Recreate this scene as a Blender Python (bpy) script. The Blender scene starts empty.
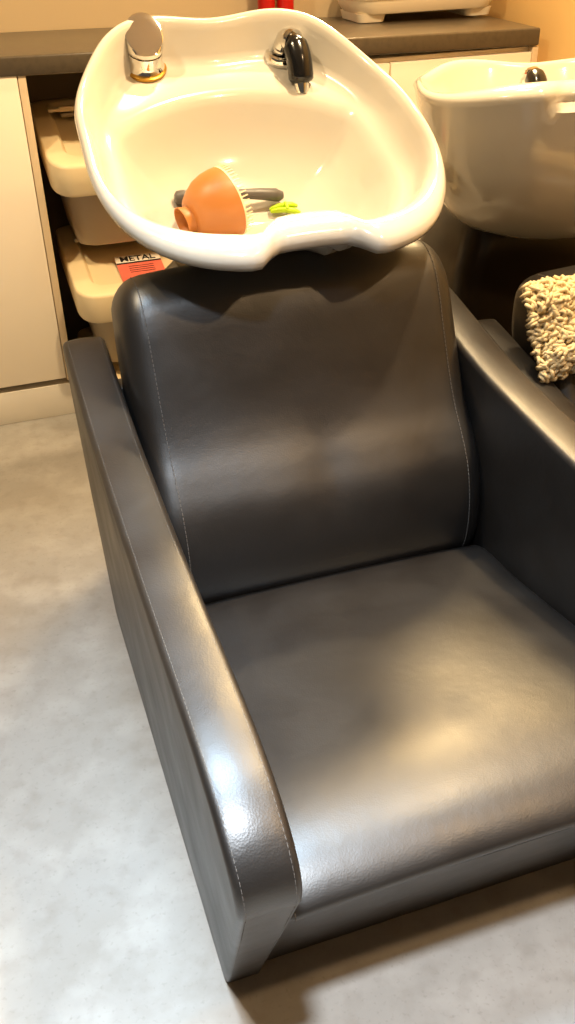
import bpy, bmesh, math, random
from mathutils import Vector, Matrix
random.seed(7)
scene = bpy.context.scene
COL = scene.collection
PI = math.pi

# ------------------------------------------------------------------ helpers
def lin(c):
    return tuple(((v/255)/12.92 if v/255 <= .04045 else ((v/255+.055)/1.055)**2.4) for v in c)

def mat(name, rgb, rough=.5, metal=0., spec=.5, coat=0., noise=None, bump=None, trans=0., sss=0., coat_rough=.05, rough_noise=None):
    m = bpy.data.materials.new(name); m.use_nodes = True
    nt = m.node_tree; b = nt.nodes['Principled BSDF']
    c = (*lin(rgb), 1)
    b.inputs['Base Color'].default_value = c
    b.inputs['Roughness'].default_value = rough
    b.inputs['Metallic'].default_value = metal
    b.inputs['Specular IOR Level'].default_value = spec
    b.inputs['Coat Weight'].default_value = coat
    b.inputs['Coat Roughness'].default_value = coat_rough
    b.inputs['Transmission Weight'].default_value = trans
    if sss:
        b.inputs['Subsurface Weight'].default_value = sss
        b.inputs['Subsurface Radius'].default_value = (.02, .012, .008)
    tc = nt.nodes.new('ShaderNodeTexCoord')
    if noise:                       # list of (scale, detail, rgb_a, rgb_b, lo, hi) mixed over each other
        prev = None
        for (sc, det, rb, lo, hi, amt) in noise:
            n = nt.nodes.new('ShaderNodeTexNoise'); n.inputs['Scale'].default_value = sc; n.inputs['Detail'].default_value = det
            nt.links.new(tc.outputs['Object'], n.inputs['Vector'])
            r = nt.nodes.new('ShaderNodeMapRange'); r.inputs['From Min'].default_value = lo; r.inputs['From Max'].default_value = hi
            r.inputs['To Max'].default_value = amt
            nt.links.new(n.outputs['Fac'], r.inputs['Value'])
            mx = nt.nodes.new('ShaderNodeMix'); mx.data_type = 'RGBA'
            nt.links.new(r.outputs['Result'], mx.inputs['Factor'])
            if prev is None: mx.inputs['A'].default_value = c
            else: nt.links.new(prev, mx.inputs['A'])
            mx.inputs['B'].default_value = (*lin(rb), 1)
            prev = mx.outputs['Result']
        nt.links.new(prev, b.inputs['Base Color'])
    if rough_noise:
        sc, a, z = rough_noise
        n = nt.nodes.new('ShaderNodeTexNoise'); n.inputs['Scale'].default_value = sc; n.inputs['Detail'].default_value = 4
        nt.links.new(tc.outputs['Object'], n.inputs['Vector'])
        r = nt.nodes.new('ShaderNodeMapRange'); r.inputs['From Min'].default_value = .3; r.inputs['From Max'].default_value = .7
        r.inputs['To Min'].default_value = a; r.inputs['To Max'].default_value = z
        nt.links.new(n.outputs['Fac'], r.inputs['Value']); nt.links.new(r.outputs['Result'], b.inputs['Roughness'])
    if bump:                        # list of (kind, scale, strength, distance)
        prev = None
        for kind, sc, st, di in bump:
            if kind == 'vor':
                n = nt.nodes.new('ShaderNodeTexVoronoi'); out = 'Distance'
            else:
                n = nt.nodes.new('ShaderNodeTexNoise'); n.inputs['Detail'].default_value = 3; out = 'Fac'
            n.inputs['Scale'].default_value = sc
            nt.links.new(tc.outputs['Object'], n.inputs['Vector'])
            bp = nt.nodes.new('ShaderNodeBump'); bp.inputs['Strength'].default_value = st; bp.inputs['Distance'].default_value = di
            nt.links.new(n.outputs[out], bp.inputs['Height'])
            if prev: nt.links.new(prev, bp.inputs['Normal'])
            prev = bp.outputs['Normal']
        nt.links.new(prev, b.inputs['Normal'])
    return m

def link(name, bm, m, parent=None, smooth=40, fix=True):
    if fix: bmesh.ops.recalc_face_normals(bm, faces=bm.faces)
    me = bpy.data.meshes.new(name); bm.to_mesh(me); bm.free()
    me.materials.append(m)
    if smooth:
        me.shade_smooth()
        me.set_sharp_from_angle(angle=math.radians(smooth))
    o = bpy.data.objects.new(name, me); COL.objects.link(o)
    if parent: o.parent = parent
    return o

def tag(o, label, cat, group=None):
    o['label'] = label; o['category'] = cat
    if group: o['group'] = group
    return o

def thing(name, label, cat, loc=(0, 0, 0), group=None):
    o = bpy.data.objects.new(name, None); COL.objects.link(o)
    o.empty_display_size = .05; o.location = loc
    return tag(o, label, cat, group)

def struct(o):
    o['kind'] = 'structure'; return o

def dup(root, loc=None, label=None):
    r = root.copy(); COL.objects.link(r)
    if loc is not None: r.location = loc
    if label: r['label'] = label
    for ch in list(root.children):
        c = ch.copy(); COL.objects.link(c); c.parent = r
        for g in list(ch.children):
            d = g.copy(); COL.objects.link(d); d.parent = c
    return r

def loft(bm, rings, close_u=True, cap0=False, cap1=False):
    vs = [[bm.verts.new(p) for p in r] for r in rings]
    n = len(rings[0])
    for a, b in zip(vs[:-1], vs[1:]):
        for i in range(n if close_u else n-1):
            j = (i+1) % n
            bm.faces.new((a[i], a[j], b[j], b[i]))
    if cap0: bm.faces.new(vs[0][::-1])
    if cap1: bm.faces.new(vs[-1])
    return vs

def box(bm, x0, x1, y0, y1, z0, z1, bev=0., seg=2):
    t = bmesh.new()
    bmesh.ops.create_cube(t, size=1)
    for v in t.verts:
        v.co = Vector((x0+(v.co.x+.5)*(x1-x0), y0+(v.co.y+.5)*(y1-y0), z0+(v.co.z+.5)*(z1-z0)))
    if bev: bmesh.ops.bevel(t, geom=t.edges[:], offset=bev, segments=seg, profile=.5, affect='EDGES')
    join(bm, t)

def join(bm, t, M=None):
    me = bpy.data.meshes.new('tmp'); t.to_mesh(me); t.free()
    if M is not None: me.transform(M)
    bm.from_mesh(me); bpy.data.meshes.remove(me)

def rrect(cx, cy, hx, hy, r, z, n=6):
    pts = []
    for sx, sy, a0 in ((1, 1, 0), (-1, 1, PI/2), (-1, -1, PI), (1, -1, 1.5*PI)):
        for k in range(n+1):
            a = a0+k*PI/2/n
            pts.append((cx+sx*(hx-r)+r*math.cos(a), cy+sy*(hy-r)+r*math.sin(a), z))
    return pts

def frames(path):
    P = [Vector(p) for p in path]; T = []
    for i in range(len(P)):
        a = P[max(i-1, 0)]; b = P[min(i+1, len(P)-1)]
        T.append((b-a).normalized())
    up = Vector((0, 0, 1)) if abs(T[0].z) < .9 else Vector((1, 0, 0))
    N = (up-T[0]*up.dot(T[0])).normalized(); out = []
    for t in T:
        N = (N-t*N.dot(t)).normalized(); out.append((t, N, t.cross(N)))
    return P, out

def tube(bm, path, rad, n=10, cap=True, ax=(1, 1)):
    P, F = frames(path); rings = []
    for i, (p, (t, a, b)) in enumerate(zip(P, F)):
        r = rad[i] if isinstance(rad, (list, tuple)) else rad
        rings.append([p+(a*math.cos(2*PI*k/n)*ax[0]+b*math.sin(2*PI*k/n)*ax[1])*r for k in range(n)])
    loft(bm, rings, True, cap, cap)

def lathe(bm, prof, M=Matrix(), n=32, cap0=True, cap1=True):
    rings = [[M @ Vector((r*math.cos(2*PI*k/n), r*math.sin(2*PI*k/n), h)) for k in range(n)] for r, h in prof]
    loft(bm, rings, True, cap0, cap1)

def spline(pts, n, closed=False):           # Catmull-Rom through points, n samples per span
    P = [Vector(p) for p in pts]; out = []; L = len(P)
    for i in range(L if closed else L-1):
        if closed: p0, p1, p2, p3 = P[i-1], P[i], P[(i+1) % L], P[(i+2) % L]
        else: p0, p1, p2, p3 = P[max(i-1, 0)], P[i], P[i+1], P[min(i+2, L-1)]
        for k in range(n):
            t = k/n
            out.append(.5*((2*p1)+(-p0+p2)*t+(2*p0-5*p1+4*p2-p3)*t*t+(-p0+3*p1-3*p2+p3)*t**3))
    if not closed: out.append(P[-1])
    return out

def offset_loop(L, d):                      # move a closed 2-D loop inwards by d
    n = len(L); A = sum(L[i][0]*L[(i+1) % n][1]-L[(i+1) % n][0]*L[i][1] for i in range(n))
    s = 1 if A > 0 else -1; out = []
    for i in range(n):
        a = L[i-1]; b = L[(i+1) % n]
        tx, ty = b[0]-a[0], b[1]-a[1]; l = math.hypot(tx, ty)+1e-9
        out.append((L[i][0]-s*ty/l*d, L[i][1]+s*tx/l*d))
    return out

def pillow(bm, loop, x0, x1, r, nmid=10, deform=None, steps=6):
    """closed (y,z) loop swept across x with rounded side edges of radius r"""
    xs = []
    for k in range(steps+1):
        f = k/steps*PI/2
        xs.append((x0+r*(1-math.cos(f)) if False else x0+r*(1-math.sin(PI/2-f+0)) if False else x0+r*(1-math.cos(f)), r*(1-math.sin(f))))
    left = xs
    mid = [(x0+r+(x1-x0-2*r)*k/nmid, 0) for k in range(1, nmid)]
    right = [(x0+x1-x, d) for x, d in reversed(left)]
    rings = []
    for x, d in left+mid+right:
        lp = offset_loop(loop, d) if d > 1e-6 else loop
        ring = []
        for (y, z) in lp:
            p = Vector((x, y, z))
            if deform: p = deform(p)
            ring.append(p)
        rings.append(ring)
    loft(bm, rings, True, True, True)

def loop2(pts, n=5):
    return [(p.y, p.z) for p in spline([(0, a, b) for a, b in pts], n, True)]

def dashes(bm, path, r=.0008, on=.005, gap=.0025):
    P = [Vector(p) for p in path]; d = [0]
    for a, b in zip(P[:-1], P[1:]): d.append(d[-1]+(b-a).length)
    def at(s):
        for i in range(len(P)-1):
            if s <= d[i+1]: return P[i].lerp(P[i+1], (s-d[i])/max(d[i+1]-d[i], 1e-9))
        return P[-1]
    s = 0
    while s+on < d[-1]:
        tube(bm, [at(s), at(s+on/2), at(s+on)], r, 5); s += on+gap

# ------------------------------------------------------------------ materials
LEATHER = mat('black_leather', (25, 21, 18), rough=.5, spec=.8, bump=[('vor', 420, .14, .0006), ('noise', 45, .2, .0018), ('noise', 9, .22, .004)], rough_noise=(9, .37, .49))
LEATHER_SIDE = LEATHER
THREAD = mat('grey_thread', (92, 88, 84), rough=.8)
CERAMIC = mat('white_ceramic', (200, 194, 182), rough=.16, spec=.5, coat=.6, coat_rough=.04)
CHROME = mat('chrome', (225, 222, 216), rough=.08, metal=1)
BRASS = mat('aged_brass_ring', (190, 145, 60), rough=.3, metal=.9)
BLACKP = mat('black_gloss_plastic', (18, 17, 17), rough=.18, spec=.5)
BLACKM = mat('black_matt_plastic', (22, 20, 19), rough=.4)
PEDM = mat('black_pedestal_shell', (44, 37, 29), rough=.3, bump=[('noise', 5, .15, .02)])
CREAM = mat('cream_laminate', (244, 232, 212), rough=.42)
CREAM_EDGE = mat('cream_edge_band', (214, 192, 158), rough=.5)
PLINTH = mat('white_plinth', (222, 214, 200), rough=.5)
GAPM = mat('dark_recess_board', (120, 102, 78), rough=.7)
WORKTOP = mat('dark_worktop', (82, 72, 58), rough=.28, noise=[(60, 4, (60, 52, 42), .45, .7, .5)])
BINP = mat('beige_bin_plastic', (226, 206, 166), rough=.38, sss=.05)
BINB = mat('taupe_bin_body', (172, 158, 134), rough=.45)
BING = mat('grey_bin_flap', (166, 156, 138), rough=.35)
STICK_W = mat('sticker_white', (235, 228, 216), rough=.5)
STICK_R = mat('sticker_pink', (226, 112, 92), rough=.5, noise=[(30, 3, (205, 90, 76), .4, .7, .5)])
INK = mat('black_ink', (30, 24, 24), rough=.6)
ORANGE = mat('orange_plastic', (172, 108, 48), rough=.42, sss=.1)
GREYP = mat('dark_grey_plastic', (84, 80, 76), rough=.4)
PALE = mat('pale_comb_plastic', (236, 206, 170), rough=.4)
LIME = mat('lime_plastic', (170, 205, 20), rough=.4)
RED = mat('red_plastic', (200, 30, 22), rough=.3)
TRAYM = mat('white_tray_plastic', (232, 220, 196), rough=.4)
PINKP = mat('pink_tube', (214, 150, 128), rough=.4)
TOWEL = mat('cream_terry', (222, 202, 160), rough=.95, spec=.1)
WALLM = mat('beige_wall_paint', (192, 170, 134), rough=.75, bump=[('noise', 160, .08, .002)])
WALLR = mat('ochre_wall_paint', (230, 190, 124), rough=.7, bump=[('noise', 160, .08, .002)])
CEIL = mat('white_ceiling_paint', (226, 218, 205), rough=.9)
FLOORM = mat('grey_vinyl_floor', (150, 146, 140), rough=.5, spec=.35,
             noise=[(2.2, 5, (132, 124, 113), .42, .68, .7), (9, 8, (168, 164, 158), .46, .68, .6), (26, 9, (126, 119, 110), .5, .74, .4), (130, 4, (116, 110, 102), .58, .75, .35)],
             bump=[('noise', 90, .1, .002)])

# ------------------------------------------------------------------ setting
FX0, FX1, FY0, FY1, CZ = -2.2, 1.645, -2.0, 3.0, 2.6
bm = bmesh.new(); box(bm, FX0, FX1, FY0, FY1+.1, -.08, 0); struct(link('floor', bm, FLOORM, smooth=0))
bm = bmesh.new(); box(bm, FX0, FX1+.1, FY1, FY1+.1, 0, CZ); struct(link('wall_back', bm, WALLM, smooth=0))
bm = bmesh.new(); box(bm, FX1, FX1+.1, FY0, FY1, 0, CZ); struct(link('wall_right', bm, WALLR, smooth=0))
bm = bmesh.new(); box(bm, FX0, FX1+.1, FY0, FY1+.1, CZ, CZ+.08); struct(link('ceiling', bm, CEIL, smooth=0))

# ------------------------------------------------------------------ storage cabinets with niche
CF = 2.555      # plane of the cabinet fronts
def cabinet(name, label, x0, x1, doors, group):
    t = thing(name, label, 'cabinet', ((x0+x1)/2, CF+.2, 0), group)
    ox, oy = (x0+x1)/2, CF+.2
    ztop = .9355 if x0 < 0 else .887
    def B(nm, m, *b, bev=.0015):
        bm = bmesh.new(); box(bm, b[0]-ox, b[1]-ox, b[2]-oy, b[3]-oy, b[4], b[5], bev); return link(nm, bm, m, t, 30)
    B('side_panel', CREAM_EDGE, x0, x0+.019, CF-.002, FY1-.005, .11, ztop)
    B('side_panel', CREAM_EDGE, x1-.019, x1, CF-.002, FY1-.005, .11, ztop)
    B('carcass', CREAM, x0+.019, x1-.019, CF+.02, FY1-.005, .11, ztop-.002)
    B('plinth', PLINTH, x0, x1, CF+.004, FY1-.005, 0, .098)
    n = doors; w = (x1-x0-.038)/n
    for k in range(n):
        B('door', CREAM, x0+.019+k*w+.002, x0+.019+(k+1)*w-.002, CF-.003, CF+.017, .118, ztop-.013, bev=.002)
    return t
cabinet('storage_cabinet', 'cream base cabinet with plain door standing left of the stacked bins', -1.6, .195, 2, 'cream base cabinets')
cabinet('storage_cabinet', 'cream base cabinet under the right end of the worktop behind the second basin', .70, 1.60, 2, 'cream base cabinets')
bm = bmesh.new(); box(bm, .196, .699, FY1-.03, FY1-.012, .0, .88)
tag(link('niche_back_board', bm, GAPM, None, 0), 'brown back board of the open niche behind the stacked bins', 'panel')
bm = bmesh.new(); box(bm, -1.62, 1.598, CF-.008, FY1-.002, .913, .958, .006, 3)
for v in bm.verts: v.co.z += -.034*(max(v.co.x, .1)-.9)
wt = tag(link('worktop', bm, WORKTOP, None, 40), 'long dark grey worktop running over the cream cabinets along the back wall', 'worktop')
def topz(x): return .9585-.034*(x-.9)

# ------------------------------------------------------------------ stacked bins
def storage_bin(label, x0, x1, yf, yb, zlid, h, drop, sticker=False):
    """box bin: sloping front flap, rear flap, taupe body"""
    cx = (x0+x1)/2
    t = thing('storage_bin', label, 'storage bin', (cx, (yf+yb)/2, zlid-h), 'stacking bins in the niche')
    L = Vector((cx, (yf+yb)/2, zlid-h))
    hx = (x1-x0)/2; hy = (yb-yf)/2; yh = yf+.27      # yh hinge line
    def tilt(p):      # slope the part in front of the hinge
        y = p[1]+L.y
        return Vector((p[0], p[1], p[2]-(drop*max(0, yh-y)/.27)))
    bm = bmesh.new()
    rings = []
    for ins, z in ((.022, h-.082), (.004, h-.078), (.0, h-.07), (.0, h-.008), (.0015, h-.002), (.006, h), (.045, h), (.049, h-.003), (.058, h-.022), (.07, h-.024)):
        rings.append([tilt(p) for p in rrect(0, 0, hx-ins, hy-ins, max(.055-ins*.4, .02), z)])
    loft(bm, rings, True, True, True)
    lid = link('lid', bm, BINP, t, 50)
    bm = bmesh.new()
    box(bm, -hx+.075, hx-.075, yh-L.y+.01, hy-.06, h-.022, h-.012, .003)
    link('rear_flap', bm, BING, lid, 40)
    bm = bmesh.new()
    box(bm, -hx+.04, hx-.04, yh-L.y-.012, yh-L.y+.004, h-.004, h+.006, .003)
    for k in range(3):
        xx = -hx+.1+k*(2*hx-.2)/2
        box(bm, xx-.03, xx+.03, yh-L.y-.016, yh-L.y+.008, h-.004, h+.009, .003)
    link('hinge', bm, BINP, lid, 40)
    bm = bmesh.new()
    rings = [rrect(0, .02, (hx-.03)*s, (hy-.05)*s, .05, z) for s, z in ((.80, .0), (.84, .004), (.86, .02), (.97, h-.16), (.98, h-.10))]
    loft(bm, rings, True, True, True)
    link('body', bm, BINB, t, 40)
    if sticker:
        # flat sticker on the recessed lid panel, following the slope
        def P(u, v, dz): return tilt(Vector((u, v, h-.0235+dz)))
        u0 = .085-hx; 
        su, sv = .125, .115; ux = -hx+.135; vy = -hy+.085
        bm = bmesh.new(); loft(bm, [[P(ux, vy, .001), P(ux+su, vy, .001), P(ux+su, vy+sv, .001), P(ux, vy+sv, .001)], [P(ux, vy, .002), P(ux+su, vy, .002), P(ux+su, vy+sv, .002), P(ux, vy+sv, .002)]], True, True, True)
        st = link('sticker', bm, STICK_R, lid, 0)
        bm = bmesh.new(); v0 = vy+sv*.72
        loft(bm, [[P(ux, v0, .002), P(ux+su, v0, .002), P(ux+su, vy+sv, .002), P(ux, vy+sv, .002)], [P(ux, v0, .0026), P(ux+su, v0, .0026), P(ux+su, vy+sv, .0026), P(ux, vy+sv, .0026)]], True, True, True)
        for k, vv in enumerate((.66,)):
            pass
        link('sticker_heading', bm, STICK_W, lid, 0)
        bm = bmesh.new()
        def bar(a, b, c, d): loft(bm, [[P(a, c, .0026), P(b, c, .0026), P(b, d, .0026), P(a, d, .0026)], [P(a, c, .0031), P(b, c, .0031), P(b, d, .0031), P(a, d, .0031)]], True, True, True)
        bar(ux, ux+su, vy+sv*.67, vy+sv*.72)
        for k in range(4): bar(ux+.03, ux+su*.8, vy+sv*(.30+.08*k), vy+sv*(.312+.08*k))
        link('sticker_rules', bm, INK, lid, 0)
        cu = bpy.data.curves.new('lettering', 'FONT'); cu.body = 'METAL'; cu.size = .036; cu.extrude = .0004; cu.offset = .0006
        to = bpy.data.objects.new('lettering', cu); COL.objects.link(to)
        dg = bpy.context.evaluated_depsgraph_get(); me = bpy.data.meshes.new_from_object(to.evaluated_get(dg))
        bpy.data.objects.remove(to); bpy.data.curves.remove(cu)
        w = max(v.co.x for v in me.vertices)
        for v in me.vertices:
            q = P(ux+.012+v.co.x/w*.10, v0+.005+v.co.y*.9, .0032+v.co.z); v.co = q
        me.materials.append(INK); lo = bpy.data.objects.new('lettering', me); COL.objects.link(lo); lo.parent = lid
    return t
storage_bin('beige lidded bin at the top of the niche stack, left of the tilted basin', .214, .63, 2.50, 2.93, .79, .322, .085)
storage_bin('beige lidded bin with a pink METAL sticker below the top bin of the niche stack', .228, .65, 2.435, 2.865, .458, .312, .07, True)
storage_bin('lowest beige bin of the niche stack, mostly hidden behind the chair arm', .246, .66, 2.44, 2.87, .135, .135, .0)

# ------------------------------------------------------------------ things on the worktop
t = thing('organiser_tray', 'white rounded organiser tray standing on the worktop at the right', 'tray', (1.375, 2.885, topz(1.375)))
bm = bmesh.new()
loft(bm, [rrect(0, 0, hx, hy, r, z) for hx, hy, r, z in ((.19, .07, .05, .018), (.215, .09, .06, .022), (.228, .10, .065, .04), (.232, .104, .066, .058), (.236, .108, .068, .06), (.236, .108, .068, .075), (.230, .102, .064, .076), (.224, .096, .06, .04), (.2, .08, .05, .03))], True, True, True)
link('tray_shell', bm, TRAYM, t, 40)
for x in (-.17, .17):
    bm = bmesh.new(); loft(bm, [rrect(x, 0, .04, .075, .02, 0), rrect(x, 0, .045, .08, .02, .022)], True, True, True); link('foot', bm, TRAYM, t, 40)
for i, (x, y, m, lab) in enumerate(((1.30, 2.89, PINKP, 'pinkish tube lying upright at the left in the white organiser tray'), (1.47, 2.89, TRAYM, 'cream jar standing at the right in the white organiser tray'))):
    tt = thing('cosmetic_tube' if i == 0 else 'cosmetic_jar', lab.replace('lying upright', 'standing'), 'tube' if i == 0 else 'jar', (x, y, topz(1.375)+.031))
    bm = bmesh.new(); lathe(bm, ((.03, 0), (.034, .004), (.034, .10), (.03, .108))); link('body', bm, m, tt)
    bm = bmesh.new(); lathe(bm, ((.026, .109), (.028, .112), (.028, .135), (.025, .138))); link('cap', bm, TRAYM, tt)
for i, (x, lab) in enumerate(((.925, 'left one of the two red bottles on the worktop behind the first basin'), (.982, 'right one of the two red bottles on the worktop behind the first basin'))):
    tt = thing('red_bottle', lab, 'bottle', (x, 2.93, topz(x)), 'red bottles on the worktop')
    bm = bmesh.new(); lathe(bm, ((.023, 0), (.025, .004), (.025, .15), (.022, .172), (.011, .19), (.011, .2))); link('body', bm, RED, tt)
    bm = bmesh.new(); lathe(bm, ((.013, .2005), (.014, .203), (.014, .228), (.012, .232))); link('cap', bm, BLACKM, tt)

# ------------------------------------------------------------------ shampoo chair
XC = .486
ARM_PROF = [(.690, .004), (.742, .0), (.742, .0)]
def arm_loop():
    top = [(1.604, .606), (1.598, .624), (1.575, .627), (1.44, .600), (1.30, .574), (1.12, .559), (.94, .551), (.82, .550), (.72, .548), (.65, .540), (.60, .524), (.565, .501), (.547, .474), (.546, .445), (.556, .42)]
    sp_ = [(p.y, p.z) for p in spline([(0, a, b) for a, b in top], 4)]
    return sp_+[(.604, .31), (.66, .186), (.715, .062), (.742, .001), (.77, .0), (1.2, .0), (1.58, .0), (1.604, .02), (1.604, .3)]
def make_arm(parent, side):
    # local x measured from chair centre; side -1 left, +1 right
    o0, o1 = -.375, -.301            # outer / inner face at the top
    loop = arm_loop()
    bm = bmesh.new()
    def deform(p):
        x, y, z = p
        out = max(0, min(1, (o1-x)/(o1-o0)))
        x += out*.021*(1-min(1, z/.55))           # outer face leans in towards the floor
        # padded top: slight crown
        if z > .40: z += .004*math.sin(PI*max(0, min(1, (x-o0)/(o1-o0))))
        return Vector((x if side < 0 else -x, y-1.1, z))
    pillow(bm, loop, o0, o1, .009, 6, deform, 5)
    a = link('armrest', bm, LEATHER, parent, 50)
    bm = bmesh.new()
    path = [p for p in spline([(0, yy, zz) for yy, zz in arm_loop()[:-6]], 2)]
    n = len(path); lo = [(q.y, q.z) for q in path]
    for xx in (o0+.009, o1-.009):
        pts = []
        for k in range(2, n):
            y, z = lo[k]
            y0, z0 = lo[max(k-1, 0)]; y1, z1 = lo[min(k+1, n-1)]
            tx, ty = y1-y0, z1-z0; l = math.hypot(tx, ty)+1e-9
            nrm = (ty/l, -tx/l)
            pts.append(deform((xx, y+nrm[0]*-.0006, z+nrm[1]*-.0006)))
        bm = bmesh.new(); dashes(bm, pts); link('stitching', bm, THREAD, a, 0)
    return a
def seat_loop(dz):
    return loop2([(1.262, .252+dz), (1.12, .274+dz), (.96, .303+dz), (.86, .321+dz), (.78, .334+dz), (.725, .338+dz), (.680, .333), (.645, .320), (.622, .302), (.626, .286), (.65, .276), (.75, .262), (.95, .225), (1.15, .195), (1.26, .182)], 5)
def back_loop():
    return loop2([(1.292, .225), (1.266, .258), (1.258, .312), (1.263, .370), (1.281, .425), (1.312, .470), (1.346, .512), (1.377, .565), (1.412, .64), (1.438, .695), (1.462, .729), (1.500, .750), (1.545, .747), (1.575, .725), (1.582, .68), (1.572, .60), (1.50, .42), (1.42, .24), (1.36, .21)], 5)
def make_chair(loc, label, back_drop=0.):
    t = thing('shampoo_chair', label, 'shampoo chair', loc, 'black shampoo chairs')
    make_arm(t, -1); make_arm(t, 1)
    # seat cushion
    bm = bmesh.new()
    def ds(p):
        x = p.x; f = max(0, 1-(x/.29)**2)
        z = p.z+(.010*f if p.z > .24 else 0)
        return Vector((x, p.y-1.1, z))
    pillow(bm, seat_loop(0), -.3055, .3055, .02, 12, ds, 5)
    s = link('seat_cushion', bm, LEATHER, t, 50)
    bm = bmesh.new()
    for sx in (-.287, .287):
        pts = [ds(Vector((sx, y, z+.0005))) for y, z in seat_loop(0)[18:52]]
        bm = bmesh.new(); dashes(bm, pts); link('stitching', bm, THREAD, s, 0)
    # base box under the seat
    bm = bmesh.new()
    pl = [(.642, .268), (.70, .268), (.95, .22), (1.2, .19), (1.45, .19), (1.45, .003), (.765, .003), (.755, .003)]
    pillow(bm, pl, -.3075, .3075, .002, 2, lambda p: Vector((p.x, p.y-1.1, p.z)), 2)
    link('base_panel', bm, LEATHER, t, 20)
    # rear shell between the arms
    bm = bmesh.new(); box(bm, -.300, .300, .452, .497, .02, .545, .006); link('rear_panel', bm, LEATHER, t, 30)
    # backrest
    bm = bmesh.new()
    def db(p):
        x = p.x; ax = abs(x)
        y, z = p.y, p.z
        k = max(0, z-.45)/.3                       # rounded top corners, narrower top
        z -= k*.9*max(0, ax-.245)**2*8
        front = 1 if y < 1.25+.9*max(0, z-.25) else 0
        c = max(0, 1-(x/.27)**2)
        # vertical crease in the middle of the lumbar roll
        y += .005*math.exp(-(x/.03)**2)*math.exp(-((z-.455)/.045)**2)
        # soft wave across the lumbar roll
        y += .0015*math.cos(x*28)*math.exp(-((z-.43)/.07)**2)
        z += .012*c*k
        y -= .008*c*(1 if y < 1.5 else 0)*max(0, 1-k)
        if back_drop: 
            h = max(0, z-.25); z -= back_drop*h/.5; y += back_drop*.3*h/.5
        return Vector((x+.012, y-1.1, z))
    pillow(bm, back_loop(), -.301, .293, .036, 28, db, 6)
    b = link('backrest', bm, LEATHER, t, 60)
    bm = bmesh.new()
    bl = back_loop()
    for sx in (-.262, .256):
        pts = [db(Vector((sx, y-.0006, z+.0003))) for y, z in bl[2:62]]
        bm = bmesh.new(); dashes(bm, pts); link('stitching', bm, THREAD, b, 0)
    return t
make_chair((XC, 1.1, 0), 'black leather shampoo chair in the foreground with empty seat under the tilted basin')
DX = .775
c2 = make_chair((XC+DX+.003, 1.09, 0), 'black leather shampoo chair at the right edge carrying the cream towel')
c2.scale = (.985, 1, .87)

# ------------------------------------------------------------------ wash basins
RK = [0.357, 0.372, 0.364, 0.336, 0.309, 0.304, 0.315, 0.333, 0.333, 0.309]
WK = [0.017, 0.005, -0.009, -0.001, -0.007, 0.012, 0.001]
def cos_fit(vals):
    n = len(vals); tk = [PI*i/(n-1) for i in range(n)]
    A = [[math.cos(k*t) for k in range(n)]+[v] for t, v in zip(tk, vals)]
    for i in range(n):                       # Gaussian elimination
        p = max(range(i, n), key=lambda r: abs(A[r][i])); A[i], A[p] = A[p], A[i]
        for r in range(n):
            if r != i:
                f = A[r][i]/A[i][i]
                A[r] = [a-f*b for a, b in zip(A[r], A[i])]
    return [A[i][n]/A[i][i] for i in range(n)]
RC, WC = cos_fit(RK), cos_fit(WK)
def ev(c, t): return sum(a*math.cos(k*t) for k, a in enumerate(c))
def sm(a, b, x):
    t = max(0, min(1, (x-a)/(b-a))); return t*t*(3-2*t)
def rim(th):
    a = abs(th); r = ev(RC, a); w = ev(WC, a)
    n = 1-sm(math.radians(10.5), math.radians(16), a)
    b = math.exp(-((a-math.radians(17))/math.radians(6))**2)
    return r-.033*n-.004*(1-sm(math.radians(20), math.radians(60), a))+.003*b, w-.004*n, n
def fr(th): return 1-sm(math.radians(20), math.radians(75), abs(th))
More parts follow.
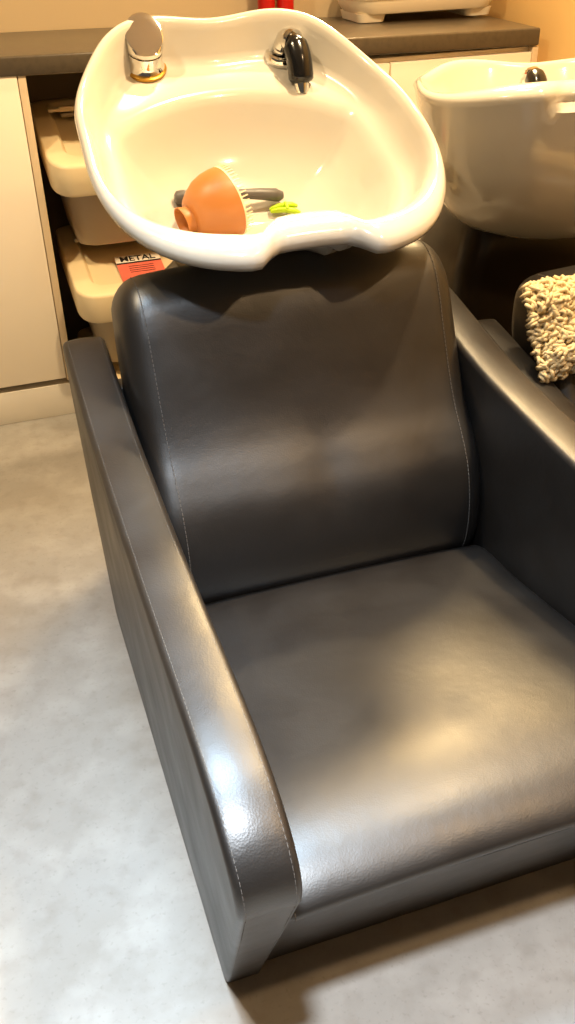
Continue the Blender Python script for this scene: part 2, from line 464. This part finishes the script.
def basin_mesh(full=False):
    N = 144; rings = []
    ths = [-PI+2*PI*i/N for i in range(N)]
    def ring(fn):
        out = []
        for th in ths:
            r, w, n = rim(th); back = sm(math.radians(85), math.radians(140), abs(th))
            rr, ww, cv = fn(th, r, w, n, back)
            out.append(Vector((rr*math.sin(th), -rr*math.cos(th)+cv, ww)))
        rings.append(out)
    # outside, bottom to top
    PROF = ((.30, -.318), (.44, -.312), (.56, -.298), (.67, -.275), (.76, -.242), (.83, -.200), (.885, -.150), (.93, -.100), (.96, -.060), (.98, -.036)) if full else \
           ((.28, -.275), (.38, -.268), (.46, -.252), (.55, -.228), (.64, -.195), (.73, -.155), (.81, -.112), (.885, -.070), (.94, -.040))
    und = 0 if full else 1
    for s, d in PROF:
        def shell(th, r, w, n, bk, s=s, d=d):
            q = sm(.5, .95, s); f = fr(th)*und
            rr = (r+.03*n)*q+.325*(1-q)
            return rr*s*(1-.13*f), d*(1-.25*f)+w*q, .04*(1-s)+.02*f*(1-q)
        ring(shell)
    ring(lambda th, r, w, n, bk: (r-.003, w-.020, 0))
    ring(lambda th, r, w, n, bk: (r+.001, w-.010, 0))
    ring(lambda th, r, w, n, bk: (r-.001, w-.002, 0))
    ring(lambda th, r, w, n, bk: (r-.006-.006*fr(th), w+.003+.003*fr(th), 0))
    ring(lambda th, r, w, n, bk: (r-.012-.019*fr(th), w+.002+.012*fr(th), 0))
    ring(lambda th, r, w, n, bk: (r-.0175-.0325*fr(th), w-.005+.016*fr(th), 0))
    ring(lambda th, r, w, n, bk: (r-.022-.041*fr(th), w-.016+.015*fr(th), 0))
    ring(lambda th, r, w, n, bk: (r-.027-.008*bk-.043*fr(th), .008*fr(th)+(1-bk)*(w-.030)+bk*(-.050), 0))
    ring(lambda th, r, w, n, bk: (r-.033-.010*bk-.043*fr(th), (1-bk)*(w-.044)+bk*(-.063), 0))
    ring(lambda th, r, w, n, bk: (r-.043-.016*bk-.041*fr(th), (1-bk)*(w-.060)+bk*(-.068), 0))
    # edge of the bowl: an ellipse inside the rear deck
    def bowl(s, d, mixd=1.):
        def fn(th, r, w, n, bk):
            # ellipse radius about a centre shifted to the front
            A, Bq, cy = .285, .225, -.035
            dx, dy = math.sin(th), -math.cos(th)
            qa = dx*dx/A**2+dy*dy/Bq**2; qb = -2*dy*cy/Bq**2; qc = cy*cy/Bq**2-1
            re = (-qb+math.sqrt(qb*qb-4*qa*qc))/(2*qa)
            re = min(re, r-.062-.031*fr(th))
            x, y = re*dx*s, cy*(1-s)+re*dy*s
            rad = math.hypot(x, y)
            return rad*1.0 if False else re*s, d, cy*(1-s)
        return fn
    for s, d in ((1.02, -.071), (.985, -.078), (.94, -.094), (.87, -.122), (.77, -.154), (.64, -.180), (.48, -.197), (.30, -.207), (.14, -.212), (.10, -.213)):
        if s > 1: 
            f = bowl(1.0, d)
            ring(lambda th, r, w, n, bk: (min(f(th, r, w, n, bk)[0]+.012, r-.056-.032*fr(th)), d, 0))
        else: ring(bowl(s, d))
    bm = bmesh.new(); loft(bm, rings, True, True, True)
    return bm
def make_basin(loc, tilt, label, hand_label, with_tap=True, yaw=0.):
    t = thing('wash_basin', label, 'wash basin', (loc[0], loc[1], 0), 'white wash basins')
    M = Matrix.Translation((0, 0, loc[2])) @ Matrix.Rotation(yaw, 4, 'Z') @ Matrix.Rotation(tilt, 4, 'X')
    bm = basin_mesh(not with_tap)
    for v in bm.verts: v.co = M @ v.co
    b = link('bowl', bm, CERAMIC, t, 60)
    # drain
    bm = bmesh.new(); lathe(bm, ((.030, -.2125), (.031, -.209), (.026, -.2085), (.022, -.211)), M @ Matrix.Translation((0, -.055, .0)), 24)
    link('drain', bm, CHROME, b)
    # mixer tap on the rear deck (only the first basin shows one)
    if with_tap:
        T = M @ Matrix.Translation((-.133, .268, -.0655))
        bm = bmesh.new(); lathe(bm, ((.038, -.004), (.041, 0), (.041, .004), (.037, .006)), T, 32); tap_ring = link('tap_gasket', bm, BRASS, t)
        bm = bmesh.new(); lathe(bm, ((.036, .0055), (.037, .008), (.0345, .013), (.033, .018), (.033, .034), (.0325, .035)), T, 32); link('tap_body', bm, CHROME, t)
        bm = bmesh.new(); rings = []; n = 40
        for k, (r, hb) in enumerate(((.0325, .037), (.034, .040), (.0345, .046))):
            rings.append([T @ Vector((r*math.cos(2*PI*i/n), r*math.sin(2*PI*i/n), hb)) for i in range(n)])
        for f, ins in ((.55, .0345), (.93, .0345), (.985, .0335), (1.0, .0315), (1.005, .02), (1.006, .006)):
            rg = []
            for i in range(n):
                a = 2*PI*i/n; x, y = ins*math.cos(a), ins*math.sin(a)
                top = .067+.021*(y/.0345)       # sliced lever cap, high at the rear
                rg.append(T @ Vector((x, y+.004*f, .046+(top-.046)*f)))
            rings.append(rg)
        loft(bm, rings, True, True, True); link('tap_lever', bm, CHROME, t, 35)
    # collar of the hand shower
    S = M @ Matrix.Translation((.135, .268, -.066) if with_tap else (-.015, .25, -.068))
    bm = bmesh.new(); lathe(bm, ((.030, -.004), (.032, 0), (.032, .008), (.029, .014), (.024, .016), (.022, .012)), S, 28); link('shower_collar', bm, CHROME, t)
    # pedestal shell
    bm = bmesh.new()
    loft(bm, [rrect(0, yc, hx, hy, .06, z, 8) for hx, hy, yc, z in ((.22, .165, .135, 0), (.22, .165, .135, .02), (.20, .15, .135, .06), (.195, .145, .125, .52), (.175, .125, .11, .62), (.13, .10, .12, .665))], True, True, True)
    link('pedestal', bm, PEDM, t, 40)
    # hand shower resting in the collar, nose bent over towards the bowl
    h = thing('hand_shower', hand_label, 'hand shower', (loc[0], loc[1], loc[2]), 'hand showers')
    Q = Matrix.Rotation(yaw, 4, 'Z') @ Matrix.Rotation(tilt, 4, 'X') @ Matrix.Translation((.135, .268, -.066) if with_tap else (-.015, .25, -.068) )
    def pth(pts): return [Q @ Vector(p) for p in pts]
    bm = bmesh.new(); tube(bm, pth(spline([(0, 0, .014), (.001, .0, .024), (.004, -.005, .037), (.008, -.014, .046), (.013, -.026, .049)], 5)), [.017]*6+[.018]*5+[.021]*5+[.022]*5, 18)
    link('neck', bm, CHROME, h, 50)
    bm = bmesh.new(); p = pth(spline([(.010, -.019, .049), (.013, -.034, .047), (.015, -.056, .036), (.0155, -.074, .018), (.015, -.087, .002)], 6)); n = len(p)
    tube(bm, p, [.012+.012*min(1, k/7) if k < n-3 else .024-.003*(k-n+4) for k in range(n)], 18); link('grip', bm, BLACKP, h, 50)
    bm = bmesh.new(); tube(bm, pth(spline([(.0155, -.080, .011), (.0147, -.096, -.012)], 3)), [.014, .0145, .0145, .013], 16); link('nozzle', bm, CHROME, h, 50)
    return t
BX, BY, BZ, BT = .500, 1.660, .952, .424
make_basin((BX, BY, BZ), BT, 'white ceramic wash basin tilted over the foreground chair, with an orange tint bowl inside',
           'black and chrome hand shower in the basin over the foreground chair')
make_basin((BX+DX-.03, 1.90, .928), -.065, 'white ceramic wash basin at the right edge over the chair with the towel',
           'black and chrome hand shower in the right edge basin, only its top showing', False, math.radians(-20))

# ------------------------------------------------------------------ tint bowl, brush and clip in the basin
def wl(u, v, w):        # point in the tilted basin
    return Vector((BX+u, BY+v*math.cos(BT)-w*math.sin(BT), BZ+v*math.sin(BT)+w*math.cos(BT)))

def wv(u, v, w):        # direction in the tilted basin
    return Vector((u, v*math.cos(BT)-w*math.sin(BT), v*math.sin(BT)+w*math.cos(BT)))
def axis_frame(a, b):
    t = (b-a).normalized(); x = t.cross(Vector((0, 0, 1))).normalized(); y = t.cross(x)
    return t, x, y
TB0, TB1 = Vector((.3570, 1.6645, .7905)), Vector((.4500, 1.6864, .8117))
t, ex, ey = axis_frame(TB0, TB1); TL = (TB1-TB0).length
tb = thing('tint_bowl', 'orange plastic tint bowl with a comb edge lying on its side in the tilted basin', 'bowl', TB0)
def tring(s, r, n=48): return [t*(s*TL)+(ex*math.cos(2*PI*k/n)+ey*math.sin(2*PI*k/n))*r for k in range(n)]
bm = bmesh.new()
prof = [(.16, .0), (.16, .018), (.17, .024), (.22, .036), (.34, .046), (.5, .056), (.68, .0615), (.86, .0635), (.96, .0635), (.97, .062), (.96, .0605), (.86, .0605), (.68, .0585), (.5, .053), (.34, .043), (.24, .035), (.2, .022), (.195, .0)]
rings = [tring(s, max(r, .0008)) for s, r in prof]
loft(bm, rings, True, True, True); link('shell', bm, ORANGE, tb, 50)
bm = bmesh.new()
rings = [tring(s, r) for s, r in ((.17, .024), (.10, .0235), (.0, .027), (-.01, .026), (-.005, .0245), (.10, .021), (.16, .0205))]
loft(bm, rings, True); link('foot_ring', bm, ORANGE, tb, 50)
bm = bmesh.new(); n = 150; prev = None; r0, r1 = .0605, .0632
def cp(k, s, r): a = 2*PI*k/n; return bm.verts.new(t*(s*TL)+(ex*math.cos(a)+ey*math.sin(a))*r)
cols = []
for k in range(n): cols.append((cp(k, .965, r0), cp(k, .965, r1), cp(k, 1.0, r0), cp(k, 1.0, r1)))
for k in range(n):
    a = cols[k]; b = cols[(k+1) % n]
    bm.faces.new((a[1], b[1], b[3], a[3])); bm.faces.new((b[0], a[0], a[2], b[2])); bm.faces.new((a[0], b[0], b[1], a[1]))
    if k % 3 == 0:            # tooth
        c = (cp(k+.15, 1.13, r0+.0006), cp(k+.15, 1.13, r1-.0006), cp(k+.85, 1.13, r0+.0006), cp(k+.85, 1.13, r1-.0006))
        bm.faces.new((a[3], b[3], c[3], c[1])); bm.faces.new((b[2], a[2], c[0], c[2])); bm.faces.new((a[2], a[3], c[1], c[0])); bm.faces.new((b[3], b[2], c[2], c[3])); bm.faces.new((c[0], c[1], c[3], c[2]))
    else: bm.faces.new((a[3], b[3], b[2], a[2]))
o = link('comb_edge', bm, PALE, tb, 20); o['label'] = 'pale row of fine comb teeth along the rim'
# tint brush
h0 = wl(-.132, .036, -.176); h1 = wl(.076, .020, -.1925)
br = thing('tint_brush', 'dark grey tint brush handle poking out behind the orange bowl', 'brush', h0)
bm = bmesh.new(); P = [(h1-h0)*f for f in (.30, .32, .42, .6, .8, .93, .985, 1.0)]
P = [p+Vector((0, 0, .008*math.sin(PI*min(1, i/7)))) for i, p in enumerate(P)]
tube(bm, P, [.006, .008, .0085, .009, .011, .0125, .010, .004], 14); link('handle', bm, GREYP, br, 50)
bm = bmesh.new(); P = [(h1-h0)*f for f in (.0, .015, .06, .2, .30, .31)]
tube(bm, P, [.007, .012, .0145, .014, .009, .005], 14); link('paddle', bm, GREYP, br, 50)
# lime clip
c0 = wl(.046, .000, -.201); c1 = wl(.098, -.014, -.194)
cl = thing('sectioning_clip', 'small lime green hair clip lying in the tilted basin beside the orange bowl', 'hair clip', c0)
for sg in (-1, 1):
    bm = bmesh.new(); d = c1-c0; sd = wv(0, 1, 0); upv = wv(0, 0, 1)
    P = [d*f+sd*(sg*(.003+.007*f))+upv*(.006*math.sin(PI*f)) for f in (0, .1, .3, .55, .8, 1)]
    tube(bm, P, [.003, .0045, .0055, .0055, .006, .003], 10); link('jaw', bm, LIME, cl, 50)
bm = bmesh.new(); P = [c1-c0-(c1-c0)*.45+wv(0, -.009, .0095), c1-c0-(c1-c0)*.45+wv(0, .009, .0095)]
tube(bm, P, .0035, 10); link('hinge_pin', bm, LIME, cl, 50)

# ------------------------------------------------------------------ towel thrown over the second chair
TX0, TX1, TY0, TZ0, TLY, TLZ = .945, 1.36, 1.475, .648, .10, .135
def back_front(sv):     # point on the front face of the second chair's backrest at height sv
    pass
bm = bmesh.new()
ty, tz = .97+.0, .0
def towel_pt(a, b):     # a across, b down the heap (0 top, 1 bottom)
    x = TX0+a*(TX1-TX0)
    y = TY0-b*TLY; z = TZ0-b*TLZ
    edge = min(1, 4*a*(1-a)*1.6)*min(1, 4*b*(1-b)*1.6)
    hgt = .016+.040*edge**.5+.010*math.sin(9*a+4*b)*math.sin(7*b)
    nv = Vector((0, -TLZ, TLY)).normalized()
    return Vector((x, y, z))+nv*hgt, nv
N1, N2 = 22, 18
top = [[towel_pt(i/N1, j/N2) for i in range(N1+1)] for j in range(N2+1)]
org = towel_pt(.5, .5)[0]
vt = [[bm.verts.new(p-org) for p, q in r] for r in top]
vb = [[bm.verts.new(p-q*(.012+.0*1)-org) for p, q in r] for r in top]
for j in range(N2):
    for i in range(N1):
        bm.faces.new((vt[j][i], vt[j][i+1], vt[j+1][i+1], vt[j+1][i])); bm.faces.new((vb[j][i], vb[j+1][i], vb[j+1][i+1], vb[j][i+1]))
for i in range(N1): bm.faces.new((vt[0][i], vb[0][i], vb[0][i+1], vt[0][i+1])); bm.faces.new((vt[N2][i], vt[N2][i+1], vb[N2][i+1], vb[N2][i]))
for j in range(N2): bm.faces.new((vt[j][0], vt[j+1][0], vb[j+1][0], vb[j][0])); bm.faces.new((vt[j][N1], vb[j][N1], vb[j+1][N1], vt[j+1][N1]))
tw = link('towel', bm, TOWEL, None, 60); tw.location = org
tag(tw, 'cream looped towel heaped on the backrest of the right edge chair', 'towel')
bm = bmesh.new()
for k in range(2300):
    a, b = random.uniform(-.02, 1.02), random.uniform(-.03, 1.03)
    p, nv = towel_pt(max(0, min(1, a)), max(0, min(1, b))); p = p-org
    p += Vector((TX1-TX0, 0, 0))*(a-max(0, min(1, a)))+Vector((0, -TLY, -TLZ))*(b-max(0, min(1, b)))
    ang = random.uniform(0, 2*PI); tx = Vector((1, 0, 0)); tyv = nv.cross(tx)
    d = tx*math.cos(ang)+tyv*math.sin(ang); L = random.uniform(.008, .014); hh = random.uniform(.010, .020)
    curl = d.cross(nv)*random.uniform(-.006, .006)
    tube(bm, [p-d*L*.5-nv*.004, p-d*L*.55+nv*hh*.7, p+nv*hh+curl, p+d*L*.55+nv*hh*.6+curl, p+d*L*.45-nv*.002], [.0030, .0036, .0038, .0036, .0028], 6)
lp = link('terry_loops', bm, TOWEL, tw, 180); lp['kind'] = 'stuff'

# ------------------------------------------------------------------ lights
def area(name, loc, target, size, power, rgb, spread=180, shape='DISK', size_y=None):
    l = bpy.data.lights.new(name, 'AREA'); l.shape = shape; l.size = size
    if size_y: l.size_y = size_y
    l.energy = power; l.color = rgb; l.spread = math.radians(spread)
    o = bpy.data.objects.new(name, l); COL.objects.link(o); o.location = loc
    d = Vector(target)-Vector(loc); o.rotation_euler = d.to_track_quat('-Z', 'Y').to_euler()
    return o
area('ceiling_downlight', (-.05, .08, 2.56), (-.05, .08, 0), .16, 28, (.84, .92, 1.0), 84)
area('ceiling_downlight', (.05, 1.20, 2.56), (.15, .75, .5), .50, 10, (.55, .78, 1.0), 56)
area('ceiling_spot_or_fill', (.98, 2.35, 2.56), (.6, 1.5, .6), .10, 14, (1, .76, .44), 150)
area('ceiling_spot_or_fill', (1.15, 1.40, 2.56), (.8, 1.3, .4), .10, 42, (1, .74, .42), 150)
area('ceiling_spot_or_fill', (-.55, 1.55, 2.56), (-.5, 2.5, .5), .10, 24, (1, .78, .48), 150)  # warm fill added to brighten the cream cabinet front
area('ceiling_spot_or_fill', (1.25, -.10, 2.56), (.7, .5, .0), .10, 10, (1, .66, .34), 120)  # added warm fill, lifts the floor shadow in front of the chair
area('seat_sheen_fill', (1.42, 2.86, 2.02), (.5, .9, .3), .40, 24, (1, .70, .34), 110)  # unseen warm fill added for the gold sheen on seat and right arm
w = bpy.data.worlds.new('World'); scene.world = w; w.use_nodes = True
w.node_tree.nodes['Background'].inputs['Color'].default_value = (1, .84, .66, 1)
w.node_tree.nodes['Background'].inputs['Strength'].default_value = .09

# ------------------------------------------------------------------ camera
cam = bpy.data.cameras.new('camera'); co = bpy.data.objects.new('camera', cam); COL.objects.link(co)
R = ((0.9465944419946117, -0.1953824826892793, 0.25648518055256747), (-0.3217641782099703, -0.5214655584925454, 0.7902793714420998), (-0.020658557688574664, -0.8306018039736197, -0.5564834833397992))
m = Matrix(((R[0][0], -R[0][1], -R[0][2], 0), (R[1][0], -R[1][1], -R[1][2], 0), (R[2][0], -R[2][1], -R[2][2], 1.3), (0, 0, 0, 1)))
co.matrix_world = m
cam.sensor_fit = 'VERTICAL'; cam.sensor_height = 36; cam.lens = 951.732/1024*36
cam.clip_start = .02
scene.camera = co
scene.view_settings.view_transform = 'Standard'; scene.view_settings.look = 'None'
scene.view_settings.exposure = 0.06; scene.view_settings.gamma = 1; scene.view_settings.use_curve_mapping = False
